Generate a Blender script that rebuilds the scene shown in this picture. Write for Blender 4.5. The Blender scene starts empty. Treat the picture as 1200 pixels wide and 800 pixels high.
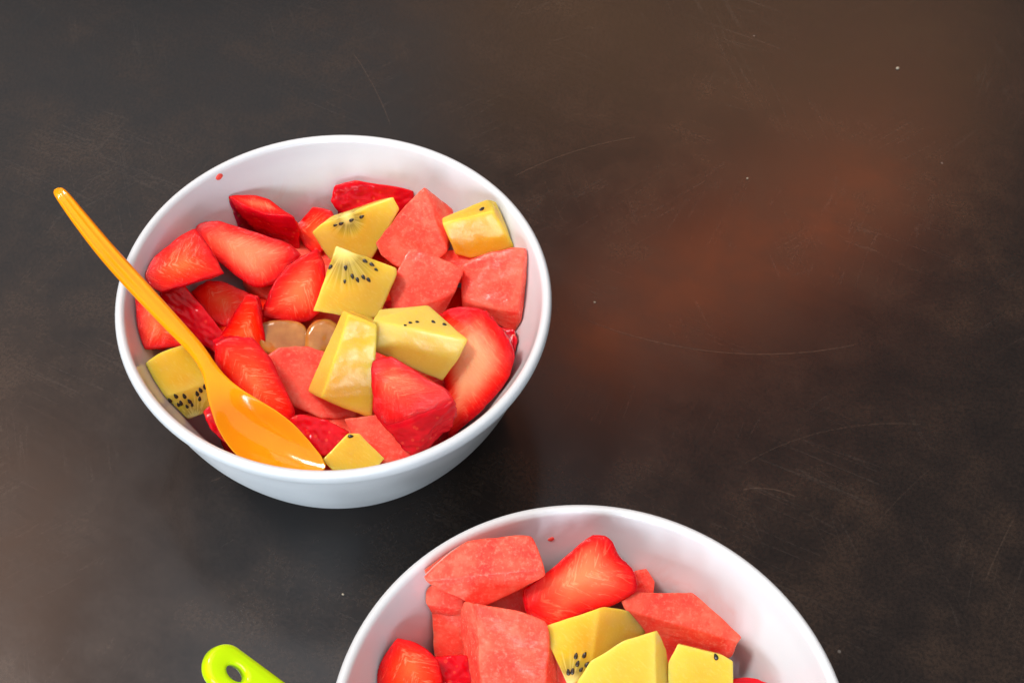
import bpy, bmesh, math, random
import numpy as np
from mathutils import Vector, Matrix
from mathutils.bvhtree import BVHTree

sc = bpy.context.scene
COL = sc.collection
H = 0.055                     # rim height of the bowls above the table

# ------------------------------------------------------------------ camera
FPX, PITCH, ROLL, DIST = 1700.0, math.radians(53.84), 0.0550, 0.41314
CAM = Vector((0, -DIST * math.cos(PITCH), DIST * math.sin(PITCH) + H))
_fw = Vector((0, math.cos(PITCH), -math.sin(PITCH)))
_rt0 = Vector((1, 0, 0)); _up0 = _rt0.cross(_fw)
_rt = _rt0 * math.cos(ROLL) + _up0 * math.sin(ROLL)
_up = -_rt0 * math.sin(ROLL) + _up0 * math.cos(ROLL)
cam = bpy.data.cameras.new('camera'); camo = bpy.data.objects.new('camera', cam); COL.objects.link(camo)
cam.sensor_width = 36; cam.lens = FPX / 1200 * 36; cam.clip_start = .01; cam.clip_end = 50
mw = Matrix((_rt, _up, -_fw)).transposed().to_4x4(); mw.translation = CAM
camo.matrix_world = mw
sc.camera = camo

# ------------------------------------------------------------------ light
w = bpy.data.worlds.new('World'); sc.world = w; w.use_nodes = True
bg = w.node_tree.nodes['Background']
bg.inputs[0].default_value = (.93, .96, 1.0, 1); bg.inputs[1].default_value = .13
sc.view_settings.view_transform = 'Standard'; sc.view_settings.look = 'None'
sc.view_settings.exposure = .38; sc.view_settings.gamma = 1
sc.cycles.use_denoising = True
try: sc.cycles.denoiser = 'OPENIMAGEDENOISE'
except Exception: pass
sc.cycles.max_bounces = 7; sc.cycles.diffuse_bounces = 4; sc.cycles.glossy_bounces = 3

def area(name, loc, target, sx, sy, power, color, spread=180, roll=None):
    l = bpy.data.lights.new(name, 'AREA'); l.shape = 'RECTANGLE'; l.size = sx; l.size_y = sy
    l.energy = power; l.color = color; l.spread = math.radians(spread)
    o = bpy.data.objects.new(name, l); COL.objects.link(o)
    loc = Vector(loc); z = (loc - Vector(target)).normalized()
    x = Vector(roll if roll else (1, 0, 0)); x = (x - z * x.dot(z)).normalized(); y = z.cross(x)
    m = Matrix((x, y, z)).transposed().to_4x4(); m.translation = loc; o.matrix_world = m
    return o
def flat(name, x0, x1, y0, y1, z, radiance, color):      # level panel facing down
    area(name, ((x0 + x1) / 2, (y0 + y1) / 2, z), ((x0 + x1) / 2, (y0 + y1) / 2, 0), x1 - x0, y1 - y0, radiance * math.pi * (x1 - x0) * (y1 - y0), color)
# overhead light and left sky sheen, plus panels added to tint the laminate
flat('roof_light', -1.9, 1.3, -1.7, .25, 1.7, .62, (1.0, .98, .96))
flat('left_skylight', -1.8, -.15, 1.1, 2.1, 1.6, .48, (.92, .96, 1.0))
flat('added_warm_panel', -1.7, -.62, .25, 1.0, 1.62, 2.3, (1.0, .58, .40))  # added emitter, only for the warm sheen at lower left of the table
flat('added_cool_panel', -.50, .05, .30, .95, 1.61, 1.15, (.88, .93, 1.0))  # added emitter, only for the bluish sheen in front of the bowl
# window of three panes low behind the photographer
for k in range(3):
    area('window_pane', (-.55 + .34 * k, -1.35, .36), (0, 0, .03), .12, .42, 3.6, (.84, .93, 1.0))
area('front_daylight', (.1, -1.7, .32), (0, 0, .03), 1.9, .8, 12, (.74, .87, 1.0))
# side window
area('side_window', (-1.05, .10, 1.95), (0, 0, .03), .4, .45, 32, (1.0, .97, .93), roll=(0, 1, 0))
# unseen warm emitters added past the bowls for blurred glows in the laminate
area('added_red_strip', (.40, 1.42, 1.6), (.40, 1.42, 0), .78, .09, 1.9, (1.0, .21, .055), roll=(.76, .5, 0))  # added strip standing in for something red overhead, mirrored as a streak
area('added_brown_panel', (.32, 2.0, 1.6), (.32, 2.0, 0), 1.3, .6, 2.5, (1.0, .48, .20))  # added panel standing in for the brown room mirrored at the far end

# ------------------------------------------------------------------ helpers
def ray(px, py):
    return (_fw + _rt * ((px - 600) / FPX) - _up * ((py - 400) / FPX)).normalized()
def at(px, py, z):
    d = ray(px, py); return CAM + d * ((z - CAM.z) / d.z)
def on_plane(px, py, p0, n):
    d = ray(px, py); return CAM + d * ((p0 - CAM).dot(n) / d.dot(n))
def link(name, me, mat=None, parent=None):
    o = bpy.data.objects.new(name, me); COL.objects.link(o)
    if mat: me.materials.append(mat)
    if parent: o.parent = parent
    return o
def tag(o, label, cat, group=None):
    o['label'] = label; o['category'] = cat
    if group: o['group'] = group
    return o
def smooth(me):
    me.polygons.foreach_set('use_smooth', np.ones(len(me.polygons), bool)); me.update()

# ------------------------------------------------------------------ materials
class NT:
    def __init__(s, name):
        s.m = bpy.data.materials.new(name); s.m.use_nodes = True
        s.t = s.m.node_tree; s.b = s.t.nodes['Principled BSDF']
    def n(s, kind, **kw):
        x = s.t.nodes.new('ShaderNode' + kind)
        for k, v in kw.items(): setattr(x, k, v)
        return x
    def l(s, a, b): s.t.links.new(a, b)
    def set(s, **kw):
        for k, v in kw.items(): s.b.inputs[k.replace('_', ' ')].default_value = v
    def coord(s, which='Object'): return s.n('TexCoord').outputs[which]
    def noise(s, vec, scale, detail=3, rough=.5, dist=0):
        x = s.n('TexNoise'); x.inputs['Scale'].default_value = scale; x.inputs['Detail'].default_value = detail
        x.inputs['Roughness'].default_value = rough; x.inputs['Distortion'].default_value = dist
        if vec is not None: s.l(vec, x.inputs['Vector'])
        return x.outputs['Fac']
    def attr(s, name, out='Fac'):
        return s.n('Attribute', attribute_name=name).outputs[out]
    def math(s, op, a, b=None, c=None, clamp=False):
        x = s.n('Math', operation=op, use_clamp=clamp)
        for i, v in enumerate((a, b, c)):
            if v is None: continue
            if isinstance(v, (int, float)): x.inputs[i].default_value = v
            else: s.l(v, x.inputs[i])
        return x.outputs[0]
    def rng(s, v, a, b, c=0., d=1.):
        x = s.n('MapRange'); x.interpolation_type = 'SMOOTHSTEP'
        for i, q in zip((1, 2, 3, 4), (a, b, c, d)): x.inputs[i].default_value = q
        s.l(v, x.inputs[0]); return x.outputs[0]
    def mix(s, f, a, b, blend='MIX'):
        x = s.n('Mix', data_type='RGBA', blend_type=blend)
        for i, v in ((0, f), (6, a), (7, b)):
            if isinstance(v, (int, float)): x.inputs[i].default_value = v
            elif isinstance(v, tuple): x.inputs[i].default_value = v + (1,)
            else: s.l(v, x.inputs[i])
        return x.outputs[2]
    def ramp(s, v, stops):
        x = s.n('ValToRGB'); e = x.color_ramp.elements
        while len(e) < len(stops): e.new(.5)
        for k, (p, c) in zip(e, stops): k.position = p; k.color = c + (1,)
        s.l(v, x.inputs[0]); return x.outputs[0]
    def mapping(s, vec, scale=(1, 1, 1), rz=0., loc=(0, 0, 0)):
        y = s.n('Mapping'); y.inputs['Rotation'].default_value = (0, 0, rz); s.l(vec, y.inputs['Vector'])
        x = s.n('Mapping'); x.inputs['Scale'].default_value = scale; x.inputs['Location'].default_value = loc
        s.l(y.outputs[0], x.inputs['Vector']); return x.outputs[0]
    def bump(s, h, strength, dist=.001, normal=None):
        x = s.n('Bump'); x.inputs['Strength'].default_value = strength; x.inputs['Distance'].default_value = dist
        s.l(h, x.inputs['Height'])
        if normal is not None: s.l(normal, x.inputs['Normal'])
        return x.outputs[0]
    def out(s, sock, name): s.l(sock, s.b.inputs[name])

def wet(t, v, w, scale=330, st=.4):      # film of juice
    t.set(Coat_Weight=w, Coat_Roughness=.04); t.out(t.bump(t.noise(v, scale, 3, .6), st, .0008), 'Coat Normal')

def sss(t, weight, radius, scale):
    t.set(Subsurface_Weight=weight, Subsurface_Radius=radius, Subsurface_Scale=scale)

def mat_table():
    t = NT('dark_laminate'); v = t.coord()
    big = t.noise(v, 7, 5, .6); mid = t.noise(v, 38, 5, .65)
    fib = t.noise(t.mapping(v, (40, 260, 1), math.radians(28)), 1, 4, .6)
    f = t.math('ADD', t.math('MULTIPLY', big, .55), t.math('MULTIPLY', mid, .45))
    c = t.ramp(f, [(.34, (.008, .0062, .0058)), (.5, (.016, .0108, .0088)), (.66, (.038, .0225, .0145))])
    c = t.mix(t.rng(fib, .5, .75, 0, .22), c, (.028, .019, .014))
    # hairline scratches: thin contour lines of stretched noise
    total = None
    for k, (a, sx, sy, wd, m0) in enumerate(((24, 5, 150, .010, .50), (-38, 6, 170, .010, .52), (72, 5, 140, .010, .52), (112, 6, 160, .010, .53))):
        q = t.noise(t.mapping(v, (sx, sy, 1), math.radians(a), (k * 3.7, k * 1.9, 0)), 1, 2, .5)
        ln = t.rng(t.math('ABSOLUTE', t.math('SUBTRACT', q, .5)), 0, wd, 1, 0)
        ms = t.rng(t.noise(t.mapping(v, (1, 1, 1), 0, (k * 5.1, 0, 0)), 16, 2), m0, m0 + .12)
        ln = t.math('MULTIPLY', ln, ms)
        total = ln if total is None else t.math('MAXIMUM', total, ln)
    c = t.mix(t.math('MULTIPLY', total, .10), c, (.12, .095, .08))
    total = t.math('MULTIPLY', total, 0.)
    # a few long curved scratches (arcs)
    sep = t.n('SeparateXYZ'); t.l(v, sep.inputs[0])
    for a, b, c3, s in ARCS:
        (cx, cy), r, lo, hi = arc3(a, b, c3)
        dx = t.math('SUBTRACT', sep.outputs[0], cx); dy = t.math('SUBTRACT', sep.outputs[1], cy)
        rr = t.math('SQRT', t.math('ADD', t.math('MULTIPLY', dx, dx), t.math('MULTIPLY', dy, dy)))
        ln = t.rng(t.math('ABSOLUTE', t.math('SUBTRACT', rr, r)), .00008, .00036, s, 0)
        mx, my = (a[0] + c3[0]) / 2, (a[1] + c3[1]) / 2; L = math.hypot(a[0] - c3[0], a[1] - c3[1]) / 2
        ex = t.math('SUBTRACT', sep.outputs[0], mx); ey = t.math('SUBTRACT', sep.outputs[1], my)
        dd = t.math('SQRT', t.math('ADD', t.math('MULTIPLY', ex, ex), t.math('MULTIPLY', ey, ey)))
        ln = t.math('MULTIPLY', ln, t.rng(dd, L * .8, L * 1.05, 1, 0))
        total = t.math('MAXIMUM', total, ln)
    c = t.mix(t.math('MULTIPLY', total, .42), c, (.13, .085, .06))
    c = t.mix(t.rng(t.noise(v, 900, 2, .6), .35, .7, 0, .55), c, (.004, .0035, .0035))
    vo = t.n('TexVoronoi'); vo.inputs['Scale'].default_value = 90; t.l(v, vo.inputs['Vector'])
    pick = t.n('SeparateColor'); t.l(vo.outputs['Color'], pick.inputs[0])
    speck = t.math('MULTIPLY', t.rng(vo.outputs['Distance'], .03, .06, 1, 0), t.math('GREATER_THAN', pick.outputs[0], .93))
    c = t.mix(t.math('MULTIPLY', speck, .25), c, (.3, .27, .24))
    t.out(c, 'Base Color')
    ro = t.math('ADD', t.rng(mid, .3, .7, .19, .25), t.math('MULTIPLY', total, .05))
    t.out(ro, 'Roughness')
    t.out(t.bump(t.math('MULTIPLY', fib, .4), .10, .0004), 'Normal')
    t.set(Specular_IOR_Level=.5)
    return t.m

def mat_bowl():
    t = NT('white_melamine'); v = t.coord()
    sp = t.n('SeparateXYZ'); t.l(v, sp.inputs[0]); st = t.noise(v, 55, 5, .65, .6)
    band = t.math('MULTIPLY', t.rng(sp.outputs[2], .030, .049, 1, 0), t.attr('inside'))
    stain = t.math('MULTIPLY', t.math('MULTIPLY', t.rng(st, .50, .62), band), .45)
    t.out(t.mix(stain, t.mix(t.noise(v, 30, 3), (.61, .635, .66), (.65, .67, .69)), (.62, .33, .29)), 'Base Color')
    sss(t, .25, (1, .95, .9), .004)
    t.out(t.rng(t.attr('inside'), 0, 1, .36, .15), 'Roughness'); t.set(Specular_IOR_Level=.5)
    t.out(t.bump(t.noise(v, 40, 2), .012, .0006), 'Normal')
    return t.m

def mat_plastic(name, col, col2):
    t = NT(name); v = t.coord()
    t.out(t.mix(t.noise(v, 60, 2), col, col2), 'Base Color')
    sss(t, .5, (1, .6, .2), .004); t.set(Roughness=.11, Specular_IOR_Level=.4)
    t.out(t.bump(t.noise(v, 140, 3), .07, .0005), 'Normal')
    return t.m

def mat_melon():
    t = NT('watermelon_flesh'); v = t.coord()
    a = t.noise(v, 130, 5, .6); b = t.noise(v, 900, 3, .7); st = t.noise(t.mapping(v, (1, 1, 3.5), .5), 260, 4, .6)
    c = t.ramp(a, [(.3, (1.0, .045, .035)), (.5, (1.0, .100, .062)), (.72, (1.0, .20, .125))])
    c = t.mix(t.rng(b, .45, .75, 0, .6), c, (1.0, .26, .18))
    c = t.mix(t.rng(st, .5, .8, 0, .4), c, (.92, .04, .03))
    t.out(c, 'Base Color'); sss(t, .75, (1, .28, .2), .005)
    t.set(Specular_IOR_Level=.16)
    t.out(t.rng(b, .3, .7, .10, .28), 'Roughness')
    n1 = t.bump(t.math('ADD', t.math('MULTIPLY', b, .5), t.math('MULTIPLY', st, .9)), .35, .0007)
    t.out(n1, 'Normal'); wet(t, v, .10, 420, .5); return t.m

def mat_melon_dark():
    m = mat_melon(); m.name = 'soaked_watermelon'
    return m

def mat_kiwi():
    t = NT('gold_kiwi_flesh'); v = t.coord()
    r = t.attr('core_r'); cp = t.attr('cpos', 'Vector')
    nv = t.n('VectorMath', operation='NORMALIZE'); t.l(cp, nv.inputs[0])
    streak = t.noise(nv.outputs[0], 9, 2, .6)
    a = t.noise(v, 90, 4, .6)
    tint = t.attr('tint')
    outer = t.mix(t.rng(t.noise(v, 42, 2, .5), .38, .62), (.68, .36, .008), (.69, .47, .040))
    outer = t.mix(t.rng(a, .5, .75, 0, .3), outer, (.72, .51, .06))
    outer = t.mix(tint, outer, (.71, .54, .14))
    rad = t.ramp(r, [(.0, (.84, .74, .34)), (.16, (.70, .57, .18)), (.32, (.36, .26, .05)), (.55, (.50, .34, .03)), (.9, (.80, .46, .015))])
    rad = t.mix(t.rng(streak, .42, .65, 0, .5), rad, (.80, .62, .18))
    outer = t.mix(t.rng(t.attr('edge'), .75, 1., 0, .25), outer, (.74, .56, .16))  # paler outer flesh, with light through thin edges painted into the colour
    fibre = t.noise(t.mapping(v, (1, 7, 7), .7), 210, 3, .6)
    outer = t.mix(t.rng(fibre, .5, .72, 0, .35), outer, (.74, .56, .14))
    f = t.rng(r, .55, .95, 1, 0)
    t.out(t.mix(f, outer, rad), 'Base Color')
    sss(t, 1., (1, .66, .13), .011)
    t.set(Roughness=.22, Specular_IOR_Level=.13)
    b = t.noise(v, 700, 3, .7)
    t.out(t.rng(b, .3, .75, .08, .2), 'Roughness')
    t.out(t.bump(t.math('ADD', t.math('MULTIPLY', b, .5), t.math('MULTIPLY', t.noise(v, 200, 3), .6)), .22, .0006), 'Normal')
    wet(t, v, .12, 260, .3)
    return t.m

def mat_berry():
    t = NT('strawberry_skin_and_flesh'); v = t.coord()
    cut = t.attr('cut'); e = t.attr('edge'); cp = t.attr('cpos', 'Vector'); pale = t.attr('tint')
    nv = t.n('VectorMath', operation='NORMALIZE'); t.l(cp, nv.inputs[0])
    sp = t.n('SeparateXYZ'); t.l(cp, sp.inputs[0])
    co = t.n('CombineXYZ'); t.l(t.math('ADD', sp.outputs[0], t.math('MULTIPLY', t.math('ABSOLUTE', sp.outputs[1]), .9)), co.inputs[0]); t.l(t.math('MULTIPLY', sp.outputs[1], .35), co.inputs[1]); t.l(t.math('MULTIPLY', sp.outputs[2], .3), co.inputs[2])
    streak = t.noise(co.outputs[0], 7, 4, .65, 1.0)
    soft = t.noise(v, 120, 4, .6)
    e2 = t.math('ADD', e, t.math('MULTIPLY', t.math('SUBTRACT', soft, .5), .35))
    flesh = t.ramp(e2, [(.05, (.98, .14, .035)), (.35, (.97, .058, .009)), (.62, (.95, .022, .003)), (.82, (.86, .006, .003)), (.97, (.55, .001, .006))])
    flesh = t.mix(t.math('MULTIPLY', t.rng(streak, .52, .68), t.rng(e, .25, .95, .6, .06)), flesh, (.98, .42, .22))
    flesh = t.mix(t.math('MULTIPLY', pale, t.rng(e2, .25, .85, 1, 0)), flesh, (.97, .42, .22))
    skin = t.ramp(t.noise(v, 160, 3), [(.3, (.52, .002, .010)), (.7, (.78, .005, .016))])
    vo = t.n('TexVoronoi'); vo.inputs['Scale'].default_value = 420; t.l(v, vo.inputs['Vector'])
    seed = t.rng(vo.outputs['Distance'], .16, .24, 1, 0)
    skin = t.mix(t.math('MULTIPLY', seed, .35), skin, (.80, .12, .05))
    k = t.rng(cut, .45, .55)
    t.out(t.mix(k, skin, flesh), 'Base Color')
    sss(t, .75, (1, .18, .1), .004)
    t.out(t.rng(soft, .3, .7, .07, .2), 'Roughness'); t.set(Specular_IOR_Level=.18)
    pit = t.math('MULTIPLY', t.rng(vo.outputs['Distance'], .1, .55), t.math('SUBTRACT', 1., k))
    fl = t.math('MULTIPLY', t.math('ADD', t.noise(v, 600, 4, .7), t.math('MULTIPLY', streak, 1.2)), t.math('ADD', t.math('MULTIPLY', k, .76), .04))
    t.out(t.bump(t.math('ADD', t.math('MULTIPLY', pit, .22), fl), .5, .0006), 'Normal')
    wet(t, v, .08, 380, .5)
    return t.m

def mat_grape():
    t = NT('amber_grape'); v = t.coord()
    t.out(t.ramp(t.noise(v, 170, 3), [(.3, (.30, .10, .014)), (.7, (.50, .21, .04))]), 'Base Color')
    sss(t, .7, (1, .5, .25), .005); t.set(Roughness=.14)
    t.out(t.bump(t.noise(v, 260, 2), .2, .0005), 'Normal'); wet(t, v, .6, 300, .5); return t.m

def mat_simple(name, c, c2, rough, scale=600):
    t = NT(name); v = t.coord()
    t.out(t.mix(t.noise(v, scale, 2), c, c2), 'Base Color'); t.set(Roughness=rough); return t.m

def arc3(a, b, c):
    ax, ay = a; bx, by = b; cx, cy = c
    d = 2 * (ax * (by - cy) + bx * (cy - ay) + cx * (ay - by))
    ux = ((ax*ax + ay*ay) * (by - cy) + (bx*bx + by*by) * (cy - ay) + (cx*cx + cy*cy) * (ay - by)) / d
    uy = ((ax*ax + ay*ay) * (cx - bx) + (bx*bx + by*by) * (ax - cx) + (cx*cx + cy*cy) * (bx - ax)) / d
    return (ux, uy), math.hypot(ax - ux, ay - uy), 0, 0
def tp(px, py):
    q = at(px, py, 0); return (q.x, q.y)
ARCS = [(tp(680, 372), tp(815, 409), tp(1010, 402), .55), (tp(862, 550), tp(930, 516), tp(1090, 498), .25),
        (tp(868, 574), tp(905, 573), tp(935, 583), .6), (tp(412, 60), tp(436, 98), tp(458, 148), .5),
        (tp(600, 208), tp(665, 180), tp(750, 160), .5), (tp(1155, 680), tp(1172, 640), tp(1188, 608), .35),
        (tp(1030, 610), tp(1062, 575), tp(1095, 545), .2), (tp(245, 565), tp(268, 555), tp(300, 540), .35)]

M = dict(table=mat_table(), bowl=mat_bowl(), melon=mat_melon(), kiwi=mat_kiwi(), berry=mat_berry(), grape=mat_grape(),
         orange=mat_plastic('orange_plastic', (.98, .275, .001), (.98, .315, .001)),
         green=mat_plastic('lime_plastic', (.52, .76, .001), (.56, .80, .002)),
         seed=mat_simple('dark_seed', (.012, .008, .006), (.03, .018, .012), .25),
         crumb=mat_simple('pale_crumb', (.26, .21, .15), (.34, .29, .22), .6),
         drop=mat_simple('red_juice', (.75, .06, .05), (.8, .12, .09), .12))

# ------------------------------------------------------------------ table
def box(name, x0, x1, y0, y1, z0, z1, mat):
    bm = bmesh.new(); bmesh.ops.create_cube(bm, size=1)
    bmesh.ops.scale(bm, vec=(x1 - x0, y1 - y0, z1 - z0), verts=bm.verts)
    bmesh.ops.translate(bm, vec=((x0 + x1) / 2, (y0 + y1) / 2, (z0 + z1) / 2), verts=bm.verts)
    bmesh.ops.bevel(bm, geom=bm.edges, offset=.004, segments=3, affect='EDGES')
    me = bpy.data.meshes.new(name); bm.to_mesh(me); bm.free(); return link(name, me, mat)
tb = box('table_top', -.75, .75, -.55, .75, -.03, 0, M['table']); tb['kind'] = 'structure'

# ------------------------------------------------------------------ bowls
B1 = Vector((-.05219, .01501, 0)); B2 = Vector((.02417, -.11430, 0))
OUT = [(.0, .0022), (.034, .0022), (.0365, .0004), (.0385, .0004), (.0410, .0022), (.0458, .0080), (.0505, .0165), (.0549, .0265), (.0583, .0375), (.0601, .0452), (.0608, .0478)]
LIP = [(.0618, .0492), (.0627, .0506), (.0632, .0523), (.0630, .0540), (.0622, .0549), (.0612, .0549), (.0604, .0541), (.0599, .0526)]
INN = [(.0588, .0490), (.0568, .0440), (.0535, .0365), (.0503, .0260), (.0464, .0170), (.0415, .0095), (.0360, .0062), (.0290, .0050), (0, .0048)]
def catmull(pts, n=5):
    p = [np.array(q) for q in pts]; p = [2 * p[0] - p[1]] + p + [2 * p[-1] - p[-2]]; out = []
    for i in range(1, len(p) - 2):
        for k in range(n):
            s = k / n
            out.append(.5 * (2 * p[i] + (p[i+1] - p[i-1]) * s + (2*p[i-1] - 5*p[i] + 4*p[i+1] - p[i+2]) * s*s + (3*p[i] - p[i-1] - 3*p[i+1] + p[i+2]) * s**3))
    out.append(p[-2]); return np.array(out)
PROF = np.vstack([[OUT[0], OUT[1]], catmull(OUT[1:] + LIP + INN[:-1], 4)[1:], [INN[-1]]])
_in = np.array(catmull(LIP[-2:] + INN, 4)); _o = np.argsort(_in[:, 1]); IN_Z, IN_R = _in[_o, 1], _in[_o, 0]
def r_in(z): return np.interp(z, IN_Z, IN_R)
def z_floor(r):
    o = np.argsort(IN_R); return np.interp(r, IN_R[o], IN_Z[o])
def lathe(name, prof, seg, mat):
    vs, fs = [], []; n = len(prof)
    for k in range(seg):
        a = 2 * math.pi * k / seg
        for r, z in prof[1:-1]: vs.append((r * math.cos(a), r * math.sin(a), z))
    m = n - 2; c0 = len(vs); vs += [(0, 0, prof[0][1]), (0, 0, prof[-1][1])]
    for k in range(seg):
        k2 = (k + 1) % seg
        for i in range(m - 1): fs.append((k*m + i, k2*m + i, k2*m + i + 1, k*m + i + 1))
        fs.append((c0, k2*m, k*m)); fs.append((c0 + 1, k*m + m - 1, k2*m + m - 1))
    me = bpy.data.meshes.new(name); me.from_pydata(vs, [], fs); smooth(me); return me
bme = lathe('bowl', PROF, 160, M['bowl']); bme.materials.append(M['bowl'])
_a = bme.attributes.new('inside', 'FLOAT', 'POINT'); _n = len(PROF) - 2; _k = (len(OUT) + 3) * 4
_a.data.foreach_set('value', np.array([1. if (i % _n >= _k and i < 160 * _n) or i == 160 * _n + 1 else 0. for i in range(len(bme.vertices))], np.float32))
b1 = tag(link('bowl', bme), 'white plastic bowl of cut fruit with the orange spoon in it', 'bowl', 'white fruit bowls on the table'); b1.location = B1
b2 = tag(link('bowl', bme), 'white plastic bowl of cut fruit beside the lime green spoon handle', 'bowl', 'white fruit bowls on the table'); b2.location = B2

# ------------------------------------------------------------------ fruit pieces
def ico(n):
    bm = bmesh.new(); bmesh.ops.create_icosphere(bm, subdivisions=n, radius=1)
    bm.verts.ensure_lookup_table(); v = np.array([x.co[:] for x in bm.verts]); f = [tuple(q.index for q in p.verts) for p in bm.faces]
    bm.free(); return v, f
ICO = {6: ico(6), 5: ico(5), 3: ico(3)}

def wavy(P, seed, freq, n=20):
    rg = np.random.default_rng(seed); out = np.zeros(len(P))
    for _ in range(n):
        k = rg.normal(size=3); k *= freq * (0.5 + rg.random()) / np.linalg.norm(k)
        out += np.cos(P @ k + rg.random() * 6.28)
    return out / math.sqrt(n / 2)

def hull_planes(pts):
    bm = bmesh.new()
    for p in pts: bm.verts.new(p)
    bmesh.ops.convex_hull(bm, input=bm.verts); bm.normal_update()
    acc = []
    for f in sorted(bm.faces, key=lambda f: -f.calc_area()):
        n = np.array(f.normal); a = f.calc_area()
        if a < 1e-9: continue
        for q in acc:
            if n @ q[0] > .985: break
        else: acc.append([n, a])
    bm.free()
    pts = np.array([p[:] for p in pts])
    c = pts.mean(0)
    for _ in range(3): pass
    N = np.array([q[0] for q in acc]); Hh = (pts @ N.T).max(0)
    c = pts.mean(0); h = Hh - N @ c
    return N, np.maximum(h, 1e-4), c

SEEDN = [0]
def piece(kind, label, poly, z=0, n=(0, 0, 1), th=14, shrink=.86, extra=(), bowl=B1, p=60, cut=True, group=None, core=None, seeds=(), tint=0.,
          rough=None, lvl=6, pts=None, direc=None, cutpoly=None, ps=16, folds=(), name=None, coresize=.012):
    """front polygon in photo pixels, lying in a plane of normal n whose centre is z mm above the table; th mm deep"""
    SEEDN[0] += 1; sd = SEEDN[0]
    z = z / 1000.; th = th / 1000.; LIFT = 0
    if rough is None: rough = {'melon': .020, 'kiwi': .009}.get(kind, .018)
    n = Vector(n).normalized()
    if pts is None:
        ctr = (sum(q[0] for q in poly) / len(poly), sum(q[1] for q in poly) / len(poly))
        p0 = at(ctr[0], ctr[1], z)
        if n.dot(ray(*ctr)) > -.15: raise ValueError(label)
        z_0 = z
        for k in range(50):      # slide along the rays until the face lies inside the bowl
            z = z_0 + .0005 * ((k + 1) // 2) * (1 if k % 2 else -1); p0 = at(ctr[0], ctr[1], z)
            front = [on_plane(x, y, p0, n) for x, y in poly]
            if all(math.hypot(q.x - bowl.x, q.y - bowl.y) < (r_in(q.z) if q.z < .054 else .0585) for q in front): break
        LIFT = k
        sides = []
        for fa, fb, smp, m in folds:
            crs = lambda q: (fb[0] - fa[0]) * (q[1] - fa[1]) - (fb[1] - fa[1]) * (q[0] - fa[0])
            sg = 1 if crs(smp) > 0 else -1
            A3, B3 = on_plane(*fa, p0, n), on_plane(*fb, p0, n); e3 = (B3 - A3).normalized()
            m = Vector(m); m = (m - e3 * m.dot(e3)).normalized()
            keep = []
            for i, q in enumerate(poly):
                r = poly[(i + 1) % len(poly)]; c0, c1 = crs(q) * sg, crs(r) * sg
                if c0 <= 0: keep.append(q)
                else: sides.append(on_plane(q[0], q[1], A3, m))
                if c0 * c1 < 0:
                    f_ = c0 / (c0 - c1); keep.append((q[0] + (r[0] - q[0]) * f_, q[1] + (r[1] - q[1]) * f_))
            poly = keep
        front = [on_plane(x, y, p0, n) for x, y in poly]
        d = Vector(direc).normalized() if direc else (ray(*ctr) * .75 - n * .35).normalized()
        back = [p0 + (q - p0) * shrink + d * th for q in front]
        pts = front + sides + back + [at(x, y, zz / 1000.) for x, y, zz in extra]
    else: p0 = sum(pts, Vector()) / len(pts)
    N, h, c = hull_planes(pts)
    V, F = ICO[lvl]
    X = np.array([q[:] for q in pts]) - c
    ev, evec = np.linalg.eigh(X.T @ X / len(X)); sc_ = np.sqrt(np.maximum(ev, 1e-8)); sc_ = sc_ / sc_.max(); sc_ = np.maximum(sc_, .4)
    Q = (V * sc_) @ evec.T
    A = (Q @ N.T) / h; A = np.maximum(A, 1e-6)
    # which planes are cut faces
    nn = np.array(n)
    if kind == 'berry':
        cn = [nn] if cut is True else [np.array(Vector(q).normalized()) for q in (cut or [])]
        iscut = np.zeros(len(N), bool)
        for q in cn: iscut[np.argmax(N @ q)] = True; iscut |= (N @ q) > .97
        sk = A[:, ~iscut]; gs = (sk ** ps).sum(1) ** (1 / ps)
        m_ = sk.max(1); gs = gs * .5 + m_ * .5
        if iscut.any():
            ck = A[:, iscut].max(1); G = (gs ** 50 + ck ** 50) ** (1 / 50)
            e = gs / np.maximum(ck, 1e-6); cm = ck / np.maximum(gs, 1e-6)
        else: G = gs; e = np.ones(len(G)); cm = np.zeros(len(G))
    else:
        G = (A ** p).sum(1) ** (1 / p); fi = int(np.argmax(N @ nn)); e = np.delete(A, fi, 1).max(1) / A[:, fi]; cm = np.ones(len(G))
    size = (np.array(X).max(0) - np.array(X).min(0)).max()
    P = Q / G[:, None] * (1.06 if kind == 'berry' else 1.045)
    wv = wavy(P, sd, 3.0 / size * 3, 16) * rough + wavy(P, sd + 99, 3.0 / size * 9, 24) * rough * .5 + wavy(P, sd + 199, 1500, 30) * rough * .12
    if kind == 'berry': wv = wv + wavy(P, sd + 33, 420, 16) * .022
    if kind == 'berry':      # pimply skin outline, smoother cut face
        wv = wv + wavy(P, sd + 55, 2600, 40) * .013 * np.clip(1.2 - cm, 0, 1)
    P = P * (1 + wv)[:, None] + c
    # rest against the bowl instead of passing through it
    bc = np.array([bowl.x, bowl.y]); rel = P[:, :2] - bc; rr = np.linalg.norm(rel, axis=1)
    lim = r_in(np.clip(P[:, 2], .0052, .0540)) - .0004
    over = int((rr > lim).sum()); k_ = np.minimum(1, lim / np.maximum(rr, 1e-6)); k_ = np.where(P[:, 2] > .054, np.minimum(1, .0572 / np.maximum(rr, 1e-6)), k_)
    P[:, :2] = bc + rel * k_[:, None]; P[:, 2] = np.maximum(P[:, 2], .0053)
    base = Vector(P.mean(0)); base.z = P[:, 2].min()
    L = P - np.array(base)
    nm = name or {'melon': 'watermelon_chunk', 'kiwi': 'kiwi_chunk', 'berry': 'strawberry_piece', 'grape': 'grape'}[kind]
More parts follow.
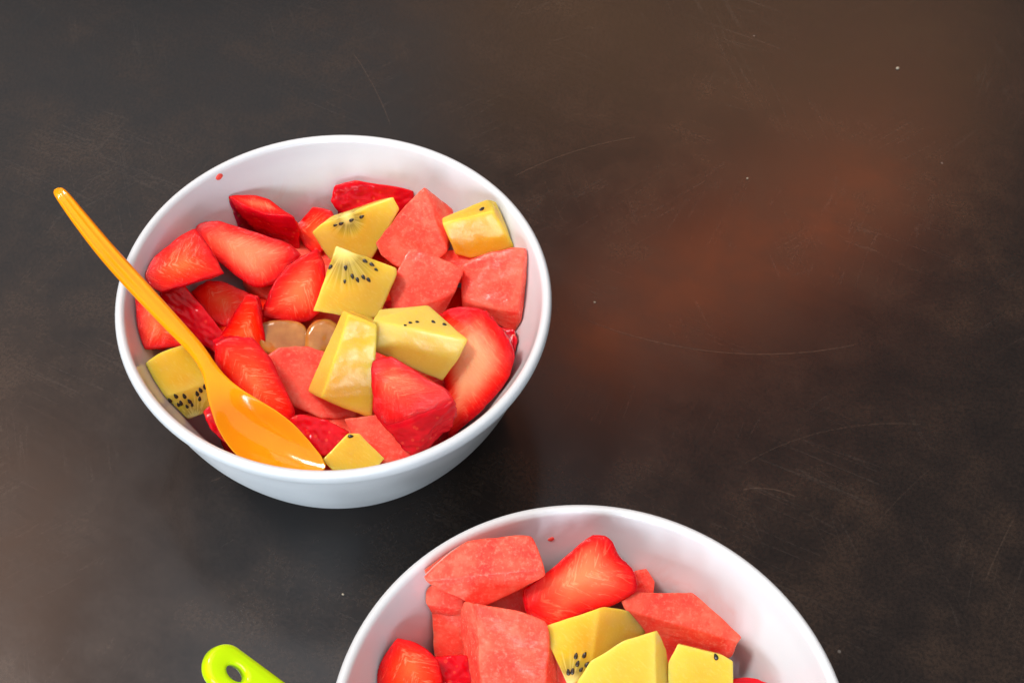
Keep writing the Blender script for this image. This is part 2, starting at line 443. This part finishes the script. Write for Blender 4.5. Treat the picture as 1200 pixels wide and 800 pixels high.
    me = bpy.data.meshes.new(nm); me.from_pydata(L.tolist(), [], F); smooth(me)
    # surface data for the flesh: normalised distance to the skin, direction from the core
    u = Vector(evec[:, -1]); u = u - n * u.dot(n)
    u = u.normalized() if u.length > .2 else n.orthogonal().normalized(); v = n.cross(u)
    cc = np.array(on_plane(core[0], core[1], p0, n)) if core else c
    rel = P - cc; cu, cv = rel @ np.array(u), rel @ np.array(v)
    def put(nme, typ, data):
        a = me.attributes.new(nme, typ, 'POINT'); a.data.foreach_set('vector' if typ == 'FLOAT_VECTOR' else 'value', np.ascontiguousarray(data, dtype=np.float32).ravel())
    put('edge', 'FLOAT', np.clip(e, 0, 1.2)); put('cut', 'FLOAT', np.clip((cm - 1) * 8 + .5, 0, 1))
    put('cpos', 'FLOAT_VECTOR', np.stack([cu, cv, rel @ nn * .15], 1) * 100)
    put('core_r', 'FLOAT', np.hypot(cu, cv) / coresize if core else np.ones(len(P)) * 2)
    put('tint', 'FLOAT', np.ones(len(P)) * tint)
    o = tag(link(nm, me, M[kind]), label, {'melon': 'watermelon', 'kiwi': 'kiwi', 'berry': 'strawberry', 'grape': 'grape'}[kind], group); o.location = base
    if seeds:
        bvh = BVHTree.FromPolygons([tuple(q) for q in P], F)
        for q in seeds:
            dr = ray(q[0], q[1]); hit = bvh.ray_cast(CAM, dr)
            if hit[0] is None: continue
            ang = q[2] if len(q) > 2 else None
            nrm = hit[1]
            if ang is None and core: t1 = (hit[0] - Vector(cc))
            else:
                a = math.radians(ang if ang is not None else 60); t1 = _rt * math.cos(a) + _up * math.sin(a)
            t1 = (t1 - nrm * t1.dot(nrm)).normalized(); t2 = nrm.cross(t1)
            so = link('seed', SEEDME, None, o)
            s_ = 1. if len(q) < 4 else q[3]
            mm = Matrix((t1 * s_, t2 * s_, nrm * s_)).transposed().to_4x4(); mm.translation = hit[0] - base
            so.matrix_local = mm
    if LIFT: print('LIFT', LIFT * .5, round(z * 1000, 1), over, label)
    return o

_v, _f = ICO[3]
sv = _v.copy(); sv = np.stack([sv[:, 0] * .00086, sv[:, 1] * .00050 * (1 - .35 * sv[:, 0]), sv[:, 2] * .00034], 1)
SEEDME = bpy.data.meshes.new('seed'); SEEDME.from_pydata(sv.tolist(), [], _f); smooth(SEEDME); SEEDME.materials.append(M['seed'])

GA = 'fruit in the bowl with the orange spoon'
GB = 'fruit in the bowl by the green spoon'
UP = (0, 0, 1)
def A(*a, **k): return piece(*a, bowl=B1, group=GA, **k)
def Bq(*a, **k): return piece(*a, bowl=B2, group=GB, **k)

def buried(bowl, grp, words):
    rg = random.Random(7 if bowl is B1 else 11)
    spots = [(0, 0, 17, 13)] + [(29 * math.cos(a), 29 * math.sin(a), 19, 13) for a in [k * .898 + .3 for k in range(7)]] + [(13 * math.cos(a), 13 * math.sin(a), 21, 11) for a in (.4, 2.5)]
    for k, (x, y, z, h) in enumerate(spots):
        kd = 'melon' if k % 3 == 0 else 'berry'
        c = bowl + Vector((x, y, z)) / 1000; R = Matrix.Rotation(rg.random() * 6, 3, 'Z') @ Matrix.Rotation(rg.uniform(-.4, .4), 3, 'X')
        pts = [c + R @ Vector((sx * h * rg.uniform(.8, 1.1), sy * h * rg.uniform(.8, 1.1), sz * h * .75)) / 1000 for sx in (-1, 1) for sy in (-1, 1) for sz in (-1, 1)]
        piece(kd, ('red watermelon chunk' if kd == 'melon' else 'red strawberry chunk') + ' buried under the top fruit ' + words, None, bowl=bowl, pts=pts, n=R @ Vector((0, 0, 1)), group='buried ' + ('watermelon ' if kd == 'melon' else 'strawberries ') + words, lvl=5)
buried(B1, GA, 'in the orange spoon bowl'); buried(B2, GB, 'in the green spoon bowl')

# --- bowl with the orange spoon, far side to near side
A('berry', 'dark red strawberry end against the far wall behind a kiwi wedge', [(391, 232), (396, 218), (412, 214), (432, 215), (455, 219), (486, 224), (482, 238), (465, 250), (440, 252), (405, 252), (393, 246)], 36, (0, -.75, .6), 16, cut=[(.2, .7, .5)])
A('berry', 'strawberry wedge with pale cut top and glossy seeded skin against the bowl wall', [(269, 231), (300, 230), (316, 234), (330, 245), (342, 254), (315, 251), (288, 243)], 38, (.1, -.05, 1), 12,
  extra=[(262, 246, 32), (255, 262, 27), (275, 272, 26), (305, 282, 26), (335, 290, 27), (348, 290, 29), (348, 268, 34)], tint=.35, ps=14)
A('berry', 'small strawberry sliver between two kiwi and strawberry wedges at the back', [(350, 262), (367, 244), (387, 249), (392, 262), (385, 285), (372, 300), (358, 288), (350, 275)], 34, (-.2, -.6, .8), 12)
A('kiwi', 'pale gold kiwi wedge with dark seed streak on its top at the back', [(368, 272), (388, 264), (420, 257), (459, 232), (466, 246), (450, 275), (434, 303), (405, 296), (388, 303)], 42, (-.15, -.7, .7), 13,
  extra=[(378, 263, 43), (392, 253, 43), (420, 243, 44), (447, 235, 45)], core=(408, 255), tint=.25, seeds=[(400, 262, 20), (412, 258, 25), (424, 254, 25), (393, 264, 15, .8)], coresize=.008)
A('melon', 'watermelon cube standing on its corner between kiwi pieces at the back', [(441, 287), (462, 260), (497, 221), (521, 292), (512, 303), (466, 312), (446, 299)], 45, (-.3, -.6, .75), 15, extra=[(531, 247, 46), (525, 290, 41)])
A('kiwi', 'deep yellow kiwi cube with one seed against the right rim', [(521, 262), (577, 248), (602, 289), (567, 297), (552, 301), (535, 297)], 46, (.05, -.85, .5), 12, extra=[(519, 256, 52), (572, 234, 54), (580, 236, 54)], seeds=[(565, 245, 80, 1.3)])
A('melon', 'thin watermelon bit bridging two cubes under the deep yellow kiwi', [(508, 300), (530, 293), (556, 302), (552, 330), (528, 330)], 42, (0, -.3, 1), 10)
A('melon', 'pale watermelon cube in the middle right of the heap', [(457, 345), (466, 320), (479, 293), (488, 293), (541, 316), (534, 340), (505, 354)], 49, (-.05, -.5, .85), 14, extra=[(518, 367, 41), (462, 367, 42), (500, 368, 41)])
A('melon', 'large watermelon cube with cracked face against the right rim', [(543, 312), (560, 300), (597, 291), (622, 293), (622, 330), (613, 382), (602, 387), (586, 381), (566, 366), (541, 362)], 47, (-.15, -.5, .85), 16, folds=[((614, 285), (603, 392), (622, 330), (.95, -.1, .4)), ((540, 352), (615, 366), (580, 384), (0, -.95, .2))])
A('berry', 'dark strawberry sliver wedged under the large watermelon cube by the rim', [(586, 384), (602, 386), (606, 400), (602, 416), (594, 414), (584, 398)], 39, (-.3, -.4, .85), 8, cut=None)
A('berry', 'strawberry slice with red skin edge lying along the left wall', [(170, 322), (184, 300), (204, 282), (228, 271), (241, 290), (252, 310), (257, 321), (235, 327), (191, 340), (177, 331)], 38, (.15, -.35, .9), 8, shrink=.95)
A('berry', 'big long strawberry half with pale streaked core, flat side up', [(231, 269), (240, 261), (256, 260), (281, 268), (316, 280), (338, 287), (348, 297), (340, 310), (322, 332), (309, 336), (290, 331), (268, 313), (246, 297), (234, 279)], 40, (0, -.55, .85), 13, tint=.5)
A('berry', 'bright red strawberry half leaning on the seeded kiwi cube', [(318, 345), (322, 332), (336, 314), (356, 300), (372, 294), (379, 310), (381, 330), (377, 350), (371, 367), (361, 376), (345, 378), (322, 374), (306, 370)], 43, (.25, -.65, .75), 14, tint=.15)
A('kiwi', 'kiwi cube with a fan of seeds and pale core on its face', [(395, 290), (418, 303), (462, 315), (463, 322), (443, 370), (430, 373), (370, 363), (380, 332)], 50, (0, -.6, .8), 13, core=(404, 291), tint=.25,
  seeds=[(387, 313), (405, 314), (428, 306), (436, 310), (413, 324), (419, 328), (426, 325), (432, 328), (404, 330, None, .8), (441, 316, None, .8)], coresize=.016)
A('berry', 'shaded strawberry piece deep behind the spoon handle', [(224, 342), (245, 330), (265, 331), (291, 343), (290, 366), (264, 382), (244, 370)], 31, (0, -.4, .9), 12)
A('berry', 'dark skinned strawberry piece lying right behind the spoon handle', [(188, 348), (197, 338), (210, 331), (224, 344), (240, 364), (258, 386), (268, 402), (252, 412), (230, 400), (205, 372)], 36, (.1, -.55, .8), 12, cut=[(.8, -.1, .5)])
A('berry', 'orange red strawberry chunk under the spoon handle by the left wall', [(160, 348), (172, 345), (190, 364), (220, 400), (198, 406), (169, 409), (161, 382)], 39, (.2, -.35, .9), 12, tint=.1)
A('grape', 'amber peeled grape half deep between strawberry and watermelon', [(300, 380), (325, 373), (356, 378), (364, 395), (362, 412), (341, 418), (312, 416), (300, 400)], 40, (0, -.5, .9), 13, p=8)
A('grape', 'round amber grape tucked behind the large plain kiwi wedge', [(355, 394), (361, 378), (376, 370), (394, 374), (404, 390), (392, 414), (370, 424), (356, 414)], 42, (.1, -.5, .9), 13, p=5)
A('melon', 'sunken watermelon piece beneath the large plain kiwi wedge', [(314, 417), (328, 408), (360, 406), (400, 420), (420, 470), (416, 490), (378, 488), (346, 475), (330, 452)], 36, (.1, -.5, .85), 12)
A('berry', 'pointed strawberry tip standing up behind the red wedge', [(289, 346), (297, 349), (305, 373), (312, 404), (306, 416), (280, 412), (254, 404), (262, 388)], 41, (-.2, -.75, .6), 12, cut=[(-.2, -.75, .6)])
A('berry', 'long strawberry wedge with orange cut face beside the spoon neck', [(251, 402), (262, 396), (295, 399), (311, 416), (325, 440), (342, 481), (339, 491), (327, 496), (306, 486), (289, 474), (269, 446), (255, 420)], 44, (.1, -.6, .8), 13, tint=.05, ps=30)
A('kiwi', 'bright yellow kiwi cube with a row of seeds near the left rim', [(171, 428), (189, 414), (221, 402), (228, 413), (244, 441), (195, 463)], 43, (.1, -.3, .95), 12, tint=.05, core=(229, 488), coresize=.009, extra=[(206, 481, 38), (221, 490, 36), (253, 475, 37), (256, 464, 39)],
  seeds=[(199, 469, 120), (206, 464, 130), (212, 472, 110), (209, 474, 120, .8), (216, 464, 120), (222, 470, 130), (225, 474, 100, .8), (231, 461, 110), (235, 457, 120), (240, 453, 110), (245, 452, 130), (234, 467, 90, .9), (219, 476, 120, .8)])
A('berry', 'red strawberry bit below the seed row kiwi and under the spoon', [(238, 482), (254, 473), (270, 490), (282, 524), (262, 517), (246, 501)], 37, (.1, -.4, .9), 9, cut=None)
A('berry', 'wet dark red strawberry low by the near rim beside the scoop', [(333, 498), (352, 486), (380, 492), (408, 506), (400, 524), (379, 532), (350, 520)], 40, (0, -.5, .85), 12, cut=None)
A('kiwi', 'large plain yellow kiwi wedge standing in the middle of the heap', [(402, 366), (436, 380), (437, 400), (435, 488), (400, 473), (362, 457), (378, 420)], 50, (.1, -.8, .6), 13, extra=[(414, 366, 53), (437, 378, 51)], tint=.12, folds=[((411, 362), (378, 464), (362, 457), (-.8, -.2, .5))])
A('kiwi', 'pale kiwi block with flecked top lying over the strawberries', [(438, 376), (470, 386), (505, 396), (547, 398), (536, 420), (519, 442), (480, 428), (441, 411)], 50, (.05, -.85, .5), 10, extra=[(446, 364, 54), (483, 364, 54), (501, 359, 55), (523, 380, 53)], tint=.5,
  seeds=[(481, 378, 0, .7), (489, 377, 0, .7), (508, 377, -30, .8), (521, 380, -20, .8), (475, 381, 0, .6)])
A('berry', 'large pale cored strawberry slice standing against the right wall', [(519, 371), (530, 364), (546, 361), (566, 364), (588, 392), (599, 418), (597, 441), (572, 470), (546, 493), (532, 504), (527, 480), (522, 447), (518, 405)], 44, (-.25, -.75, .65), 9, shrink=.95, tint=.95)
A('berry', 'angular strawberry wedge with bright ridge and crimson skin near the rim', [(438, 424), (458, 421), (519, 454), (529, 469), (482, 452), (454, 499), (438, 480)], 49, (-.25, -.45, .85), 8, extra=[(532, 486, 41), (526, 507, 37), (483, 529, 36), (471, 523, 38), (456, 507, 42)], cut=[(-.45, -.5, .75), (.1, -.25, .95)], ps=34, tint=.4)
A('melon', 'brownish watermelon piece low by the near rim under the crimson wedge', [(406, 492), (448, 486), (470, 500), (486, 534), (448, 545), (418, 520)], 36, (0, -.5, .85), 11)
A('kiwi', 'yellow kiwi corner poking up at the near rim beside the spoon tip', [(380, 538), (408, 509), (421, 509), (450, 537), (440, 550), (390, 550)], 41, (0, -.35, .9), 10, tint=.2, seeds=[(411, 511, 0)])

# --- bowl by the green spoon
Bq('melon', 'flat broad watermelon slab at the far left of the heap', [(496, 666), (520, 642), (560, 631), (610, 627), (622, 629), (632, 651), (640, 673), (618, 683), (588, 698), (563, 710), (541, 699), (524, 690), (503, 683)], 45, (.05, -.35, .95), 10, folds=[((497, 680), (642, 664), (563, 708), (0, -.9, .45))])
Bq('melon', 'small watermelon nub under the edge of the flat slab', [(500, 690), (514, 680), (545, 690), (542, 722), (508, 719), (499, 705)], 42, (-.1, -.5, .85), 12, folds=[((499, 708), (546, 712), (520, 722), (0, -1, .15))])
Bq('melon', 'shaded watermelon cube standing low on the left wall', [(507, 716), (542, 718), (548, 772), (511, 772)], 37, (-.1, -.8, .55), 12)
Bq('melon', 'dark pink watermelon piece showing in the gap below the flat slab', [(556, 702), (590, 692), (630, 684), (640, 722), (636, 740), (590, 730)], 40, (0, -.4, .9), 10)
Bq('melon', 'largest watermelon block with grainy square face in front of the slab', [(540, 715), (544, 705), (566, 709), (638, 729), (647, 762), (651, 792), (652, 828), (570, 832), (556, 810), (544, 770)], 50, (0, -.6, .8), 16, folds=[((556, 700), (572, 836), (545, 760), (-.9, -.2, .3)), ((640, 725), (640, 836), (651, 792), (.9, -.2, .3))])
Bq('berry', 'bright strawberry piece with jagged seeded edge low at the left', [(442, 790), (453, 767), (467, 749), (476, 751), (486, 753), (501, 761), (513, 773), (519, 800), (514, 826), (448, 826)], 39, (.1, -.5, .85), 12)
Bq('berry', 'deep red strawberry skin between jagged piece and largest block', [(508, 770), (546, 768), (560, 800), (562, 836), (514, 836)], 38, (.1, -.5, .85), 12, cut=None)
Bq('berry', 'long streaked strawberry wedge lying over the watermelon slab', [(688, 638), (694, 629), (707, 629), (721, 643), (742, 664), (742, 690), (723, 703), (681, 720), (639, 733), (624, 714), (618, 690), (634, 676), (655, 664), (671, 655)], 52, (-.05, -.5, .85), 13, tint=.3, ps=14)
Bq('melon', 'small watermelon cube peeking out behind the streaked strawberry', [(735, 672), (757, 667), (767, 681), (765, 700), (738, 700)], 41, (.1, -.5, .85), 10)
Bq('melon', 'smooth watermelon chunk at the right end of the heap', [(728, 701), (746, 694), (811, 694), (835, 716), (858, 739), (867, 746), (856, 768), (792, 790), (765, 760)], 46, (.12, -.35, .95), 13, folds=[((725, 712), (868, 752), (792, 788), (0, -.95, .3))])
Bq('kiwi', 'golden kiwi wedge with seeds beneath the streaked strawberry', [(639, 738), (665, 726), (707, 712), (741, 717), (759, 733), (754, 741), (701, 766), (670, 802), (655, 775)], 51, (0, -.55, .85), 12, tint=.12, core=(668, 802), coresize=.011, folds=[((702, 708), (694, 772), (750, 736), (.6, -.2, .75))],
   seeds=[(675, 768), (677, 777), (671, 786), (685, 767), (688, 778), (666, 787), (681, 784, None, .8)])
Bq('kiwi', 'pale smooth kiwi wedge lying on the seeded golden wedge', [(676, 802), (694, 775), (730, 752), (769, 740), (780, 762), (785, 800), (782, 832), (700, 836)], 55, (0, -.6, .8), 12, tint=.35, folds=[((766, 736), (768, 836), (783, 800), (.9, -.3, .4))])
Bq('kiwi', 'kiwi cube with two black seeds beside the pale smooth wedge', [(784, 778), (795, 755), (847, 768), (858, 775), (858, 800), (850, 830), (786, 830)], 50, (.05, -.65, .75), 13, tint=.3, seeds=[(839, 769, 110, 1.1), (817, 757, 0, .9)])
Bq('berry', 'strawberry slice almost hidden beside the two seeded kiwi cube', [(852, 802), (864, 796), (884, 795), (904, 803), (912, 830), (880, 850), (852, 840)], 40, (-.1, -.4, .9), 10, cut=None)
Bq('melon', 'dark wet watermelon bit in the gap beside the seeded golden wedge', [(640, 765), (660, 760), (680, 800), (680, 830), (640, 820)], 40, (0, -.4, .9), 10)

# ------------------------------------------------------------------ spoons
def sweep(names, st, split, mat, parent, K=20):
    """st: list of (centre Vector, half width, thickness, bowl depth, ridge height); flat lofted bar with its own up direction"""
    vs, fs = [], []; n = len(st)
    for i, (c, hw, tk, dep, rid) in enumerate(st):
        t = (st[min(i + 1, n - 1)][0] - st[max(i - 1, 0)][0]).normalized()
        s = t.cross(SPUP).normalized(); u = s.cross(t)
        top, bot = [], []
        for k in range(K + 1):
            a = -math.cos(math.pi * k / K)
            edge = math.sqrt(max(0, 1 - a * a)) ** .7
            mid = -dep * (1 - a * a)
            rd = rid * (math.exp(-((abs(a) - .72) / .2) ** 2) + .6 * math.exp(-(a / .22) ** 2))
            top.append(c + s * hw * a + u * (mid + tk * .5 * edge + rd)); bot.append(c + s * hw * a + u * (mid - tk * .5 * edge))
        vs += top + bot[-2:0:-1]
    m = 2 * K
    for i in range(n - 1):
        for k in range(m): fs.append((i*m + k, i*m + (k+1) % m, (i+1)*m + (k+1) % m, (i+1)*m + k))
    o = parent.location
    full = bpy.data.meshes.new('tmp'); full.from_pydata([tuple(v - o) for v in vs], [], fs); smooth(full)
    nor = np.zeros(len(vs) * 3, np.float32); full.vertices.foreach_get('vector' if False else 'normal', nor); nor = nor.reshape(-1, 3)
    nq = (n - 1) * m
    for nm, r0, r1 in ((names[0], 0, split), (names[1], split, n - 1)):
        if r1 <= r0: continue
        f2 = [tuple(i - r0 * m for i in q) for q in fs[r0 * m:r1 * m]]
        if r0 == 0: f2.append(tuple(range(m))[::-1])
        if r1 == n - 1: f2.append(tuple((r1 - r0) * m + k for k in range(m)))
        me = bpy.data.meshes.new(nm); me.from_pydata([tuple(v - o) for v in vs[r0 * m:(r1 + 1) * m]], [], f2); smooth(me)
        me.normals_split_custom_set_from_vertices([tuple(q) for q in nor[r0 * m:(r1 + 1) * m]])
        link(nm, me, mat, parent)
    bpy.data.meshes.remove(full)
SPUP = Vector((-.1, -.25, 1)).normalized()
def stations(keys, per=8):
    arr = np.array([[*k[0], *k[1:]] for k in keys]); q = catmull(arr, per)
    return [(Vector(r[:3]), max(r[3], .0001), max(r[4], .0002), max(r[5], 0), r[6]) for r in q]
def spoon_orange():
    root = bpy.data.objects.new('spoon', None); COL.objects.link(root)
    tag(root, 'orange plastic spoon leaning across the left rim, scoop among the fruit', 'spoon', 'plastic spoons'); root.location = at(300, 500, .045)
    hk = [(at(66, 221, .083), .0006, .0014, 0, 0), (at(68, 224, .0825), .0014, .0020, 0, .0001), (at(75, 232, .082), .0019, .0026, 0, .0003), (at(95, 258, .079), .0023, .0030, 0, .0005),
          (at(125, 295, .074), .0026, .0031, 0, .0005), (at(160, 334, .0675), .0027, .0031, 0, .0004), (at(200, 377, .061), .0025, .0031, 0, .0001),
          (at(229, 408, .0565), .0022, .0030, 0, 0), (at(244, 430, .054), .0023, .0027, 0, 0)]
    bk = [(at(244, 430, .054), .0023, .0027, 0, 0), (at(253, 447, .0525), .0032, .0024, .0004, 0), (at(264, 466, .0510), .0049, .0020, .0016, 0), (at(281, 488, .0488), .0070, .0017, .0034, 0), (at(302, 508, .0468), .0082, .0016, .0046, 0),
          (at(328, 526, .0448), .0078, .0016, .0042, 0), (at(352, 538, .0432), .0058, .0015, .0026, 0), (at(372, 545, .0422), .0030, .0014, .0010, 0), (at(381, 547, .0418), .0007, .0010, 0, 0)]
    sweep(('handle', 'scoop'), stations(hk + bk[1:]), 64, M['orange'], root)
def spoon_green():
    root = bpy.data.objects.new('spoon', None); COL.objects.link(root)
    tag(root, 'lime green plastic spoon with a slot through its handle end', 'spoon', 'plastic spoons')
    e = at(247, 770, .088); g = at(452, 915, .058)
    ax = (g - e).normalized(); root.location = e
    L = (g - e).length
    # handle outline with a slot, extruded and rounded
    cu = bpy.data.curves.new('handle', 'CURVE'); cu.dimensions = '2D'; cu.fill_mode = 'BOTH'; cu.extrude = .0009; cu.bevel_depth = .0011; cu.bevel_resolution = 4
    def spl(pts):
        s = cu.splines.new('POLY'); s.points.add(len(pts) - 1); s.use_cyclic_u = True
        for q, (x, y) in zip(s.points, pts): q.co = (x, y, 0, 1)
    hw = .0038
    o = [(hw * (1 - math.cos(a)) , hw * math.sin(a)) for a in np.linspace(math.pi / 2, -math.pi / 2, 28)]
    o = [(hw - hw * math.cos(a), hw * math.sin(a)) for a in np.linspace(math.pi / 2, 0, 16)] + [(hw - hw * math.cos(a), -hw * math.sin(a)) for a in np.linspace(0, math.pi / 2, 16)][1:]
    o += [(L * .5, -.0035), (L * .8, -.0027), (L, -.0024), (L, .0024), (L * .8, .0027), (L * .5, .0035)]
    spl(o)
    s0, s1 = .0028, .0102
    spl([((s0 + s1) / 2 - math.cos(a) * (s1 - s0) / 2, math.sin(a) * .0026) for a in np.linspace(0, 2 * math.pi, 28)[:-1]])
    tmp = bpy.data.objects.new('tmp', cu); COL.objects.link(tmp); dg = bpy.context.evaluated_depsgraph_get()
    me = bpy.data.meshes.new_from_object(tmp.evaluated_get(dg)); bpy.data.objects.remove(tmp); me.name = 'handle'
    z = (Vector((0, 0, 1)) - ax * ax.z); z.normalize(); y = z.cross(ax)
    R = Matrix((ax, y, z)).transposed().to_4x4()
    me.transform(R); bm = bmesh.new(); bm.from_mesh(me); bmesh.ops.remove_doubles(bm, verts=bm.verts, dist=1e-6); bm.to_mesh(me); bm.free()
    me.materials.clear(); smooth(me); me.set_sharp_from_angle(angle=math.radians(40)); link('handle', me, M['green'], root)
    h = Vector((ax.x, ax.y, 0)).normalized()
    def q(s, z): return Vector((g.x, g.y, 0)) + h * s + Vector((0, 0, z))
    k = [(q(-.003, g.z + .0012), .0028, .0034, 0, 0), (q(.006, g.z - .0026), .0034, .0028, .0002, 0), (q(.014, g.z - .0058), .0062, .0021, .0016, 0), (q(.024, g.z - .0085), .0092, .0018, .0031, 0), (q(.034, g.z - .0100), .0088, .0018, .0028, 0), (q(.041, g.z - .0105), .0050, .0017, .0012, 0), (q(.0445, g.z - .0106), .0008, .0012, 0, 0)]
    sweep(('', 'scoop'), stations(k), 0, M['green'], root)
spoon_orange(); spoon_green()

# ------------------------------------------------------------------ crumbs and juice drops
def blob(name, loc, r, flat, mat, label, cat, group, sd, nrm=(0, 0, 1)):
    v, f = ICO[3]; p = v * np.array([r, r * .8, r * flat]) * (1 + wavy(v, sd, 2.5, 8) * .12)[:, None]
    me = bpy.data.meshes.new(name); me.from_pydata(p.tolist(), [], f); smooth(me)
    o = tag(link(name, me, mat), label, cat, group); o.location = loc
    o.rotation_euler = Vector(nrm).to_track_quat('Z', 'Y').to_euler(); return o
for k, (x, y, r, lb) in enumerate([(1052, 80, .0007, 'pale crumb alone on the dark table, farthest from both bowls'), (697, 354, .0004, 'tiny crumb on the table right beside the orange spoon bowl'),
                                   (876, 209, .0004, 'tiny crumb near the reddish glow on the dark table'), (402, 696, .0004, 'tiny crumb on the table between the two white bowls')]):
    q = at(x, y, r * .4); blob('crumb', q, r, .7, M['crumb'], lb, 'crumb', 'crumbs on the table', k + 5)
def wall_drop(bowl, px, py, r, label):
    d = ray(px, py); me = bme; bv = BVHTree.FromPolygons([tuple(v.co + bowl) for v in me.vertices], [tuple(p.vertices) for p in me.polygons])
    h = bv.ray_cast(CAM, d); blob('juice_drop', h[0] + h[1] * r * .05, r, .25, M['drop'], label, 'drop', 'juice drops on the bowl walls', int(px), h[1])
wall_drop(B1, 257, 207, .0012, 'red juice drop on the inner wall above the seeded strawberry wedge')
wall_drop(B2, 646, 631, .0009, 'red juice drop on the inner wall above the streaked strawberry wedge')
